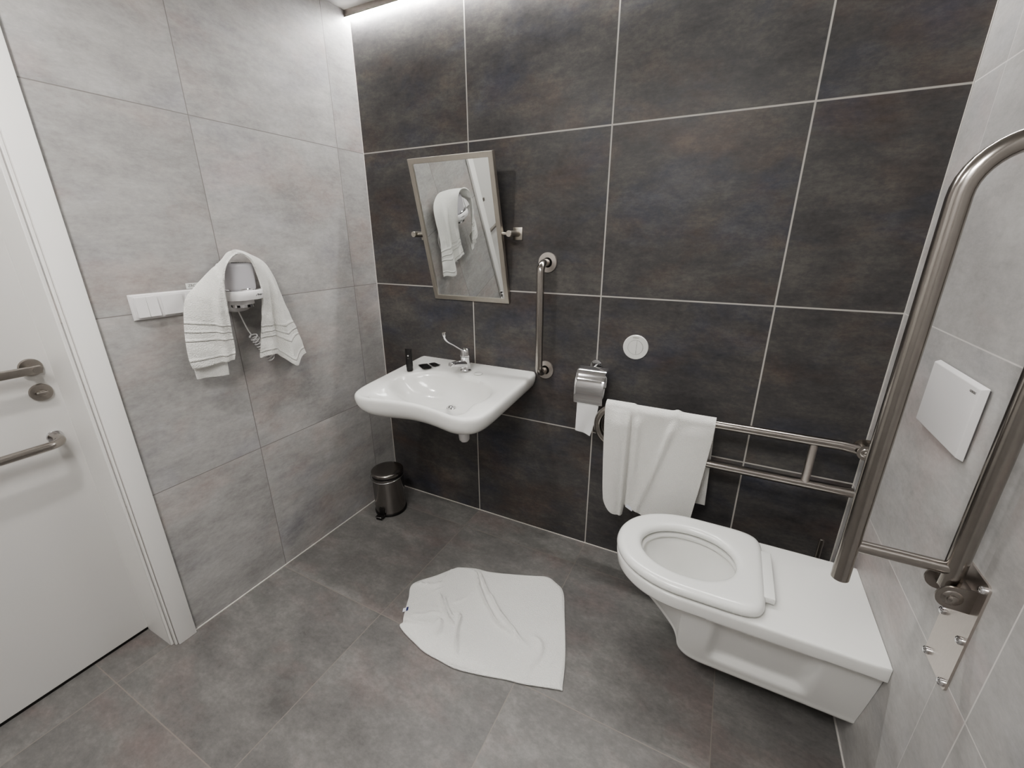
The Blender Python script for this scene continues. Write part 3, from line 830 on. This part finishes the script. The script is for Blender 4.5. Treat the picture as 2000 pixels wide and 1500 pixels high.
# ------------------------------------------------------------------ switches
t = thing('switch_panel', 'white multi-gang switch frame on light wall, half hidden by the towel', 'switch', (0, -.95, 1.219))
SY0, SZ0, SZ1 = -1.056, 1.178, 1.259
SYE = SY0+.010+.0715*3
bm = bmesh.new()
frustum(bm, 0.0, (SY0, SZ0), (SYE, SZ1), .0095, (SY0+.004, SZ0+.004), (SYE-.004, SZ1-.004))
bmesh.ops.bevel(bm, geom=bm.edges[:], offset=.0012, segments=2, profile=.5, affect='EDGES')
obj('frame', bm, M['plastic'], t)
for g in range(3):
    y0 = SY0+.0105+.0715*g; y1 = y0+.0615; zc0, zc1 = SZ0+.0095, SZ1-.0095
    if g == 0:
        for k in range(2):
            a, b_ = y0+k*.031, y0+k*.031+.0302
            bm = bmesh.new()
            A = [(a, zc0), (b_, zc0), (b_, zc1), (a, zc1)]
            va = [bm.verts.new((.0090, y, z)) for y, z in A]
            vb = [bm.verts.new(((.0165 if z < SZ0+.04 else .0130), y, z)) for y, z in A]
            bm.faces.new(va); bm.faces.new(vb)
            for i in range(4): bm.faces.new((va[i], va[(i+1) % 4], vb[(i+1) % 4], vb[i]))
            bmesh.ops.bevel(bm, geom=bm.edges[:], offset=.0004, segments=1, affect='EDGES')
            obj('rocker', bm, M['plastic'], t)
    elif g == 1:
        bm = bmesh.new(); A = [(y0, zc0), (y1, zc0), (y1, zc1), (y0, zc1)]
        va = [bm.verts.new((.0090, y, z)) for y, z in A]
        vb = [bm.verts.new(((.0165 if z < SZ0+.04 else .0130), y, z)) for y, z in A]
        bm.faces.new(va); bm.faces.new(vb)
        for i in range(4): bm.faces.new((va[i], va[(i+1) % 4], vb[(i+1) % 4], vb[i]))
        bmesh.ops.bevel(bm, geom=bm.edges[:], offset=.0006, segments=2, affect='EDGES')
        obj('rocker', bm, M['plastic'], t)
    else:
        box('socket_cover', (.0090, y0, zc0), (.0145, y1, zc1), M['plastic'], t, .001, 2)
st_ = tag(box('wall_sticker', (.0002, -.888, 1.2605), (.0012, -.812, 1.279), M['seat']), 'small white printed sticker above the switch frame, partly behind towel', 'sticker')
text('lettering', 'ZRC', .0125, basis((.0013, -.8695, 1.2700), (0, 1, 0), (0, 0, 1)), M['text_dark'], st_, depth=.0001)

# ------------------------------------------------------------------ hair dryer + holder
HY = -.764
t = thing('dryer_holder', 'white wall holder with a ring cradle for the hair dryer', 'holder', (0, HY, 1.25))
def rrect(cx, cy, a, b_, e, n=64):
    out = []
    for i in range(n):
        th = 2*PI*i/n; c, s = math.cos(th), math.sin(th); r = (abs(c/a)**e+abs(s/b_)**e)**(-1/e); out.append((cx+r*c, cy+r*s))
    return out
bm = bmesh.new()
rings = [[Vector((x, y, z)) for y, z in rrect(HY+.028, 1.243, a, b_, 3.2)] for x, a, b_ in ((.0, .056, .080), (.018, .056, .080), (.024, .053, .077), (.027, .044, .068))]
loft(bm, rings); obj('back_plate', bm, M['plastic'], t)
bm = bmesh.new()
RX, RZ = .088, 1.234
def ringo(a, b_, z, e=3.0): return [Vector((x, y, z)) for x, y in rrect(RX, HY, a, b_, e)]
rings = [ringo(.0560, .0560, RZ-.0175), ringo(.0605, .0605, RZ-.0160), ringo(.0640, .0640, RZ-.004), ringo(.0635, .0640, RZ+.0130), ringo(.0600, .0605, RZ+.0165), ringo(.0540, .0545, RZ+.0150),
         ringo(.0520, .0520, RZ), ringo(.0520, .0520, RZ-.014)]
loft(bm, rings, False, False, closed=True); cr_ = obj('cradle_ring', bm, M['plastic'], t, angle=50)
# handwritten-style mark on the ring
bm = bmesh.new()
for seg in ([(0, 0), (.006, .005), (.010, .007), (.009, .001), (.013, .006), (.015, .0015)], [(.017, .006), (.016, .001), (.019, .003), (.022, .006), (.021, .001), (.026, .004), (.033, .0025)]):
    P = catmull([(RX+.0641-.0000, HY+.015+u, RZ-.004+v) for u, v in seg], 6)
    Pp = [Vector((RX+.0638*max(0, 1-abs((p.y-HY)/.064)**3.0)**(1/3.0)+.0004, p.y, p.z)) for p in P]
    sweep(bm, Pp, .0006, 6)
obj('script_mark', bm, M['text_dark'], cr_)

t = thing('hair_dryer', 'white wall-mounted hair dryer resting head up in its cradle under a towel', 'hair dryer', (.088, HY, 1.19))
bm = bmesh.new()
def dring(z, a, b_, e=3.4): return [Vector((x, y, z)) for x, y in rrect(RX, HY, a, b_, e)]
rings = [dring(1.240, .038, .040), dring(1.2515, .0425, .045), dring(1.258, .0445, .047), dring(1.330, .0475, .0520), dring(1.337, .046, .0505), dring(1.341, .042, .046), dring(1.3425, .034, .037)]
loft(bm, rings); db_ = obj('dryer_body', bm, M['plastic_grey'], t, angle=50)
bm = bmesh.new()
for r_ in range(3):
    for k in range(-4+r_, 5-r_):
        add_box(bm, (RX+.026-.010*r_, HY+k*.006-.0018, 1.3422), (RX+.0285-.010*r_, HY+k*.006+.0018, 1.3432))
obj('vent_slot', bm, M['text_dark'], db_, smooth=False)
lathe_obj('chrome_band', [(.046, 0), (.0475, .002), (.0475, .006), (.046, .008)], M['chrome'], t, (RX, HY, 1.2475), (0, 0, 1), 48)
lathe_obj('nozzle', [(.038, 1.2005), (.0385, 1.202), (.0375, 1.226), (.041, 1.240)], M['plastic'], t, (RX, HY, 0), (0, 0, 1), 48)
ng_ = lathe_obj('nozzle_grille', [(.0335, 1.1885), (.0355, 1.190), (.0358, 1.2004)], M['chrome'], t, (RX, HY, 0), (0, 0, 1), 48)
for k in range(14):
    a = 2*PI*k/14
    if k % 2: continue
    bm = bmesh.new()
    mm = Matrix.Translation((RX, HY, 1.1945)) @ Matrix.Rotation(a, 4, 'Z')
    add_box(bm, (.0353, -.0045, -.0035), (.0362, .0045, .0040), mat=mm)
    obj('grille_slot', bm, M['black'], ng_, smooth=False)
# cord: straight lead, coil, loop back behind towel
cord = [(.030, -.750, 1.168), (.033, -.742, 1.130), (.040, -.735, 1.095), (.046, -.730, 1.078)]
P = catmull(cord, 8)
c0, c1 = Vector((.050, -.728, 1.074)), Vector((.044, -.668, .968)); d = (c1-c0).normalized()
xa = d.cross(Vector((1, 0, 0))).normalized(); ya = d.cross(xa)
turns = 10; rc = .0135
for k in range(turns*14+1):
    f = k/(turns*14); a = 2*PI*f*turns
    P.append(c0.lerp(c1, f)+xa*math.cos(a)*rc+ya*math.sin(a)*rc)
P += catmull([P[-1], Vector((.030, -.640, .985)), Vector((.024, -.600, 1.06)), Vector((.024, -.590, 1.14)), Vector((.030, -.625, 1.20)), Vector((.045, -.685, 1.215)), Vector((.060, -.718, 1.212))], 8)[1:]
bm = bmesh.new(); sweep(bm, P, .0024, 8); obj('cord', bm, M['plastic'], t, angle=60)

# ------------------------------------------------------------------ towel over the dryer
def ribbon(A, B, n, m, fold, prof=None):
    A = resample(catmull(A, 10), n); B = resample(catmull(B, 10), n)
    G = []
    for i in range(n):
        s = i/(n-1); row = []
        for j in range(m):
            t_ = j/(m-1); p = A[i].lerp(B[i], t_)
            row.append(p)
        G.append(row)
    out = []
    for i in range(n):
        s = i/(n-1); row = []
        for j in range(m):
            t_ = j/(m-1)
            du = G[min(i+1, n-1)][j]-G[max(i-1, 0)][j]; dv = G[i][min(j+1, m-1)]-G[i][max(j-1, 0)]
            nn = du.cross(dv)
            nn = nn.normalized() if nn.length > 1e-9 else Vector((1, 0, 0))
            if nn.x < 0: nn = -nn
            row.append(G[i][j]+nn*fold(s, t_))
        out.append(row)
    return out
Lout = [(.060, -.958, 1.005), (.065, -.965, 1.044), (.070, -.960, 1.130), (.078, -.940, 1.230), (.085, -.903, 1.272), (.086, -.852, 1.314), (.080, -.800, 1.350), (.050, -.755, 1.374)]
Lin = [(.095, -.836, 1.012), (.105, -.832, 1.053), (.118, -.838, 1.111), (.138, -.846, 1.185), (.155, -.853, 1.255), (.163, -.852, 1.305), (.168, -.838, 1.345), (.165, -.806, 1.372)]
Rin = [(.155, -.775, 1.374), (.150, -.742, 1.352), (.138, -.720, 1.300), (.128, -.708, 1.245), (.112, -.707, 1.190), (.098, -.712, 1.125), (.085, -.721, 1.056), (.078, -.732, .990)]
Rout = [(.035, -.715, 1.377), (.035, -.665, 1.362), (.040, -.622, 1.332), (.046, -.597, 1.274), (.050, -.582, 1.201), (.052, -.562, 1.127), (.048, -.534, 1.046), (.040, -.509, .955)]
def fold_dry(s, t_):
    e = min(s, 1-s)
    k = smooth01(0.02, .30, .5-abs(.5-s)) ; low = 1-smooth01(.12, .42, e)
    f = 0
    if s < .5:
        f += .010*low*math.exp(-((t_-.80)/.07)**2)*1.0      # ridge down the left leg
        f += .004*math.sin(6*t_+3*s)*low
        f += .012*math.exp(-((t_-.78)/.10)**2)*smooth01(.05, .2, s)*(1-smooth01(.2, .5, s))*.4
    else:
        f += .014*math.exp(-((t_-.40)/.10)**2)*smooth01(.55, .75, s)
        f -= .010*math.exp(-((t_-.58)/.05)**2)*smooth01(.60, .8, s)
        f += .010*math.exp(-((t_-.78)/.08)**2)*smooth01(.60, .8, s)
    f += .006*(1-low)*math.sin(t_*PI)
    f += .0016*math.sin(s*95+t_*6)*low*.6
    return f
A = Lout+Rout; B = Lin+Rin
G = ribbon(A, B, 150, 46, fold_dry)
# scalloped lower edge on the right leg
for i, row in enumerate(G):
    s = i/(len(G)-1)
    w = smooth01(.80, 1., s)
    for j, p in enumerate(row):
        t_ = 1-j/(len(row)-1)      # 0 at inner edge
        p.z += w*(.012*math.sin(min(t_*1.5, 1)*PI)-.048*math.exp(-((t_-.66)/.20)**2))
        p.x += w*.012*math.exp(-((t_-.70)/.12)**2)
t = thing('face_towel', 'white terry towel draped over the hair dryer on the light wall', 'towel', (.08, -.75, 1.36))
grid('towel_cloth', G, M['terry'], t, .0065, off=0)
# second layer showing below the left end
G = []
for i in range(24):
    f = i/23; row = []
    for j in range(24):
        g = j/23
        y = (-.951+.004*f)*(1-g)+(-.846-.003*f)*g
        z = 1.06-(1.06-(.962-.008*g))*f
        x = .050+.022*g-.008*f+.004*math.sin(8*g+2)*f+.003*math.exp(-((g-.1)/.05)**2)
        row.append(Vector((x, y, z)))
    G.append(row)
grid('inner_layer', G, M['terry_rail'], t, .005, off=0)

# ------------------------------------------------------------------ bath towel on lowered rail
def rail_towel():
    n, m = 150, 90
    G = []
    r = R0+.0055
    XR_top, XL_top = 1.668, 1.272
    for i in range(n):
        s = i/(n-1); row = []
        for j in range(m):
            t_ = j/(m-1)
            # path in (y,z): back hem -> up -> over tube -> down the front
            Lb, Lf = .36, .443
            arc = PI*r; tot = Lb+arc+Lf; d = s*tot
            x = XL_top+(XR_top-XL_top)*t_
            if d < Lb:
                k = 1-d/Lb
                y = YB+r+.010*k; z = ZU-(Lb-d)
                x = XL_top+(XR_top+.010*k*1.0-XL_top)*t_
                y += .004*math.sin(7*t_+1)*k
                z += .0
            elif d < Lb+arc:
                a = (d-Lb)/r
                y = YB+r*math.cos(a); z = ZU+r*math.sin(a)
            else:
                q = (d-Lb-arc); k = q/Lf
                y = YB-r-.012*k; z = ZU-q
                xl = XL_top+.020*k; xr = XR_top-.040*k**1.3
                # compress the cloth between folds
                x = xl+(xr-xl)*t_
                # folds: bulges standing proud of the rail
                fm = smooth01(0, .12, k)
                c1 = .275-.06*k; c2 = .62-.22*k
                f = .020*math.exp(-((t_-.14)/.095)**2)*(.5+.5*fm)
                f += .012*math.exp(-((t_-(.33-.0*k))/.028)**2)*(1-smooth01(.3, .85, k))*fm
                f += .017*math.exp(-((t_-(.66-.26*k))/.040)**2)*fm*(1-.5*smooth01(.5, 1, k))
                f -= .016*math.exp(-((t_-.262)/.014)**2)*fm
                f += .010*math.exp(-((t_-.232)/.020)**2)*fm
                f += .006*math.sin(t_*9+k*2)*fm
                y -= f
                # uneven hem: left flap is rounded and longer, then the hem slopes down to the right
                hem = 0
                if t_ < .25: hem = .012-.085*(1-math.sqrt(max(0, 1-max(0, 1-t_/.20)**2)))
                z -= k**3*(hem)
                z -= k**3*(-.030+.050*smooth01(.27, .75, t_)) if t_ >= .25 else 0
            # top thickness bumps on the rail
            if d >= Lb*.9 and d < Lb+arc+.03:
                z += .004*smooth01(.30, .26, t_)+.006*math.exp(-((t_-.67)/.03)**2)
            row.append(Vector((x, y, z)))
        G.append(row)
    return G
t = thing('bath_towel', 'large white towel hung over the lowered grab rail by the dark wall', 'towel', (1.46, YB, .80))
G = rail_towel()
grid('towel_cloth', G, M['terry_rail'], t, .0055, off=0)
bm = bmesh.new()
LP = G[-1][30]; LB = basis((LP.x, LP.y-.0042, LP.z+.002), (.88, 0, -.47), (-.47, 0, -.88))
add_box(bm, (-.016, -.004, -.0008), (.016, .010, .0008), .0003, 1, mat=LB)
wt = obj('woven_label', bm, M['tag'], t)
bm = bmesh.new(); add_box(bm, (-.012, .000, .0008), (.008, .004, .0013), mat=LB); obj('label_print', bm, M['navy'], wt)

# ------------------------------------------------------------------ bath mat towel on the floor
outline = [(.604,-.594),(.665,-.51),(.714,-.438),(.736,-.421),(.802,-.396),(.866,-.386),(.963,-.354),(1.047,-.321),(1.106,-.298),(1.15,-.31),(1.2,-.345),(1.245,-.452),(1.294,-.577),(1.319,-.652),(1.337,-.722),(1.341,-.733),(1.330,-.736),(1.294,-.747),(1.212,-.773),(1.157,-.785),(1.092,-.804),(1.039,-.818),(.979,-.83),(.919,-.83),(.849,-.828),(.792,-.815),(.736,-.8),(.693,-.782),(.694,-.765),(.676,-.738),(.636,-.661)]
ridges = [ # polyline, width, height
 ([(.774,-.411),(.822,-.428),(.87,-.482),(.928,-.538),(.969,-.568),(1.011,-.601),(1.051,-.617),(1.093,-.621),(1.122,-.645)], .0075, .011),
 ([(.807,-.395),(.858,-.437),(.915,-.491),(.953,-.514),(1.011,-.559),(1.064,-.59),(1.099,-.608),(1.132,-.63),(1.168,-.636)], .0065, .010),
 ([(1.173,-.6),(1.203,-.604),(1.226,-.634),(1.227,-.669),(1.224,-.688),(1.217,-.708),(1.212,-.755)], .009, .007),
 ([(.74,-.591),(.777,-.62),(.814,-.652),(.854,-.68),(.883,-.694)], .0065, .010),
 ([(.769,-.594),(.813,-.636),(.859,-.667)], .005, .007),
 ([(.857,-.641),(.888,-.652),(.908,-.704),(.938,-.756),(.967,-.8)], .0055, .010),
 ([(.697,-.763),(.731,-.752),(.773,-.742),(.815,-.723)], .006, .009),
 ([(.815,-.723),(.825,-.7),(.844,-.726),(.85,-.767)], .008, .009),
 ([(.608,-.595),(.655,-.578),(.704,-.556),(.71,-.511),(.709,-.471),(.716,-.44)], .006, .008),
 ([(.657,-.68),(.687,-.653),(.706,-.608),(.737,-.549)], .006, .004),
 ([(.82,-.61),(.855,-.563),(.855,-.515)], .006, .004),
 ([(.707,-.722),(.748,-.71),(.773,-.684),(.815,-.673)], .007, .006),
 ([(.696,-.683),(.74,-.667),(.781,-.654)], .005, .004),
 ([(1.273,-.684),(1.276,-.653),(1.284,-.614)], .010, .004)]
RS = []
for pl, w, h in ridges:
    P = catmull([(x, y, 0) for x, y in pl], 3)
    RS.append(([(p.x, p.y) for p in P], w*.85, h*1.45))
def ridge_h(x, y):
    tot = 0
    for P, w, h in RS:
        best = 9; bt = 0
        for k in range(len(P)-1):
            ax_, ay = P[k]; bx, by = P[k+1]; ex, ey = bx-ax_, by-ay; L = ex*ex+ey*ey
            u = ((x-ax_)*ex+(y-ay)*ey)/L if L > 0 else 0; u = min(max(u, 0), 1)
            dd = (x-ax_-u*ex)**2+(y-ay-u*ey)**2
            if dd < best: best = dd; bt = (k+u)/(len(P)-1)
        if best < (4*w)**2:
            tot += h*math.exp(-best/(w*w))*min(1, smooth01(0, .12, bt)*.8+.2)*min(1, smooth01(1, .85, bt)*.9+.1)
    return tot
oc_ = catmull([(x, y, 0) for x, y in outline], 8, closed=True)
# keep the corner at lower right crisp
mc = Vector((.985, -.58, 0)); NA = len(oc_); NR = 74
bm = bmesh.new(); rows = []
def mat_z(x, y, f):
    z = .0115+ridge_h(x, y)
    z += .0030*math.sin(9*x+5*y)*math.sin(7*y-3*x)+.0020*math.sin(23*x-11*y+1)
    e = 1-f
    z = z*smooth01(0, .035, e)+ .0075*(1-smooth01(0, .035, e))
    return max(z, .0045)
ctr = bm.verts.new((mc.x, mc.y, mat_z(mc.x, mc.y, 0)))
for k in range(1, NR+1):
    f = (k/NR)
    f = 1-(1-f)**1.15
    rows.append([bm.verts.new((mc.x+(p.x-mc.x)*f, mc.y+(p.y-mc.y)*f, mat_z(mc.x+(p.x-mc.x)*f, mc.y+(p.y-mc.y)*f, f))) for p in oc_])
for i in range(NA):
    bm.faces.new((ctr, rows[0][i], rows[0][(i+1) % NA]))
for a, b_ in zip(rows[:-1], rows[1:]):
    for i in range(NA): bm.faces.new((a[i], a[(i+1) % NA], b_[(i+1) % NA], b_[i]))
edge = [bm.verts.new((p.x+(p.x-mc.x)*.004, p.y+(p.y-mc.y)*.004, .0038)) for p in oc_]
bot = [bm.verts.new((p.x-(p.x-mc.x)*.006, p.y-(p.y-mc.y)*.006, .0004)) for p in oc_]
for a, b_ in ((rows[-1], edge), (edge, bot)):
    for i in range(NA): bm.faces.new((a[i], a[(i+1) % NA], b_[(i+1) % NA], b_[i]))
bm.faces.new(bot[::-1])
t = thing('bath_mat', 'crumpled white cotton bath mat lying on the grey floor', 'bath mat', (.985, -.58, 0))
obj('mat_cloth', bm, M['bathmat'], t, angle=80)
tm = basis((.668, -.714, .0095), (-.62, -.45, -.15), (.45, -.80, 0))
bm = bmesh.new(); add_box(bm, (-.008, -.009, 0), (.014, .009, .0012), .0003, 1, mat=tm); wt = obj('woven_label', bm, M['tag'], t)
bm = bmesh.new(); add_box(bm, (-.008, -.009, .0013), (.000, .009, .0018), mat=tm); obj('label_print', bm, M['navy'], wt)

# ------------------------------------------------------------------ camera
cam = bpy.data.cameras.new('camera'); co = bpy.data.objects.new('camera', cam); COL.objects.link(co)
cam.sensor_width = 36; cam.sensor_fit = 'HORIZONTAL'; cam.lens = 36*827.08/2000; cam.clip_start = .02
r_ = Vector((.89273, .45058, -.0023)); u_ = Vector((-.14499, .29209, .94534)); f_ = Vector((-.42662, .8436, -.32608))
co.matrix_world = Matrix(((r_.x, u_.x, -f_.x, 1.64308), (r_.y, u_.y, -f_.y, -1.69524), (r_.z, u_.z, -f_.z, 1.42158), (0, 0, 0, 1)))
SC.camera = co

# ------------------------------------------------------------------ world and look
w = bpy.data.worlds.new('world'); SC.world = w; w.use_nodes = True
w.node_tree.nodes['Background'].inputs[0].default_value = (.9, .92, 1, 1); w.node_tree.nodes['Background'].inputs[1].default_value = .1
SC.view_settings.view_transform = 'AgX'
SC.view_settings.look = 'AgX - Medium High Contrast'
SC.view_settings.exposure = 1.45
SC.cycles.max_bounces = 10; SC.cycles.diffuse_bounces = 6; SC.cycles.glossy_bounces = 5
SC.cycles.use_denoising = True
SC.cycles.sample_clamp_indirect = 6
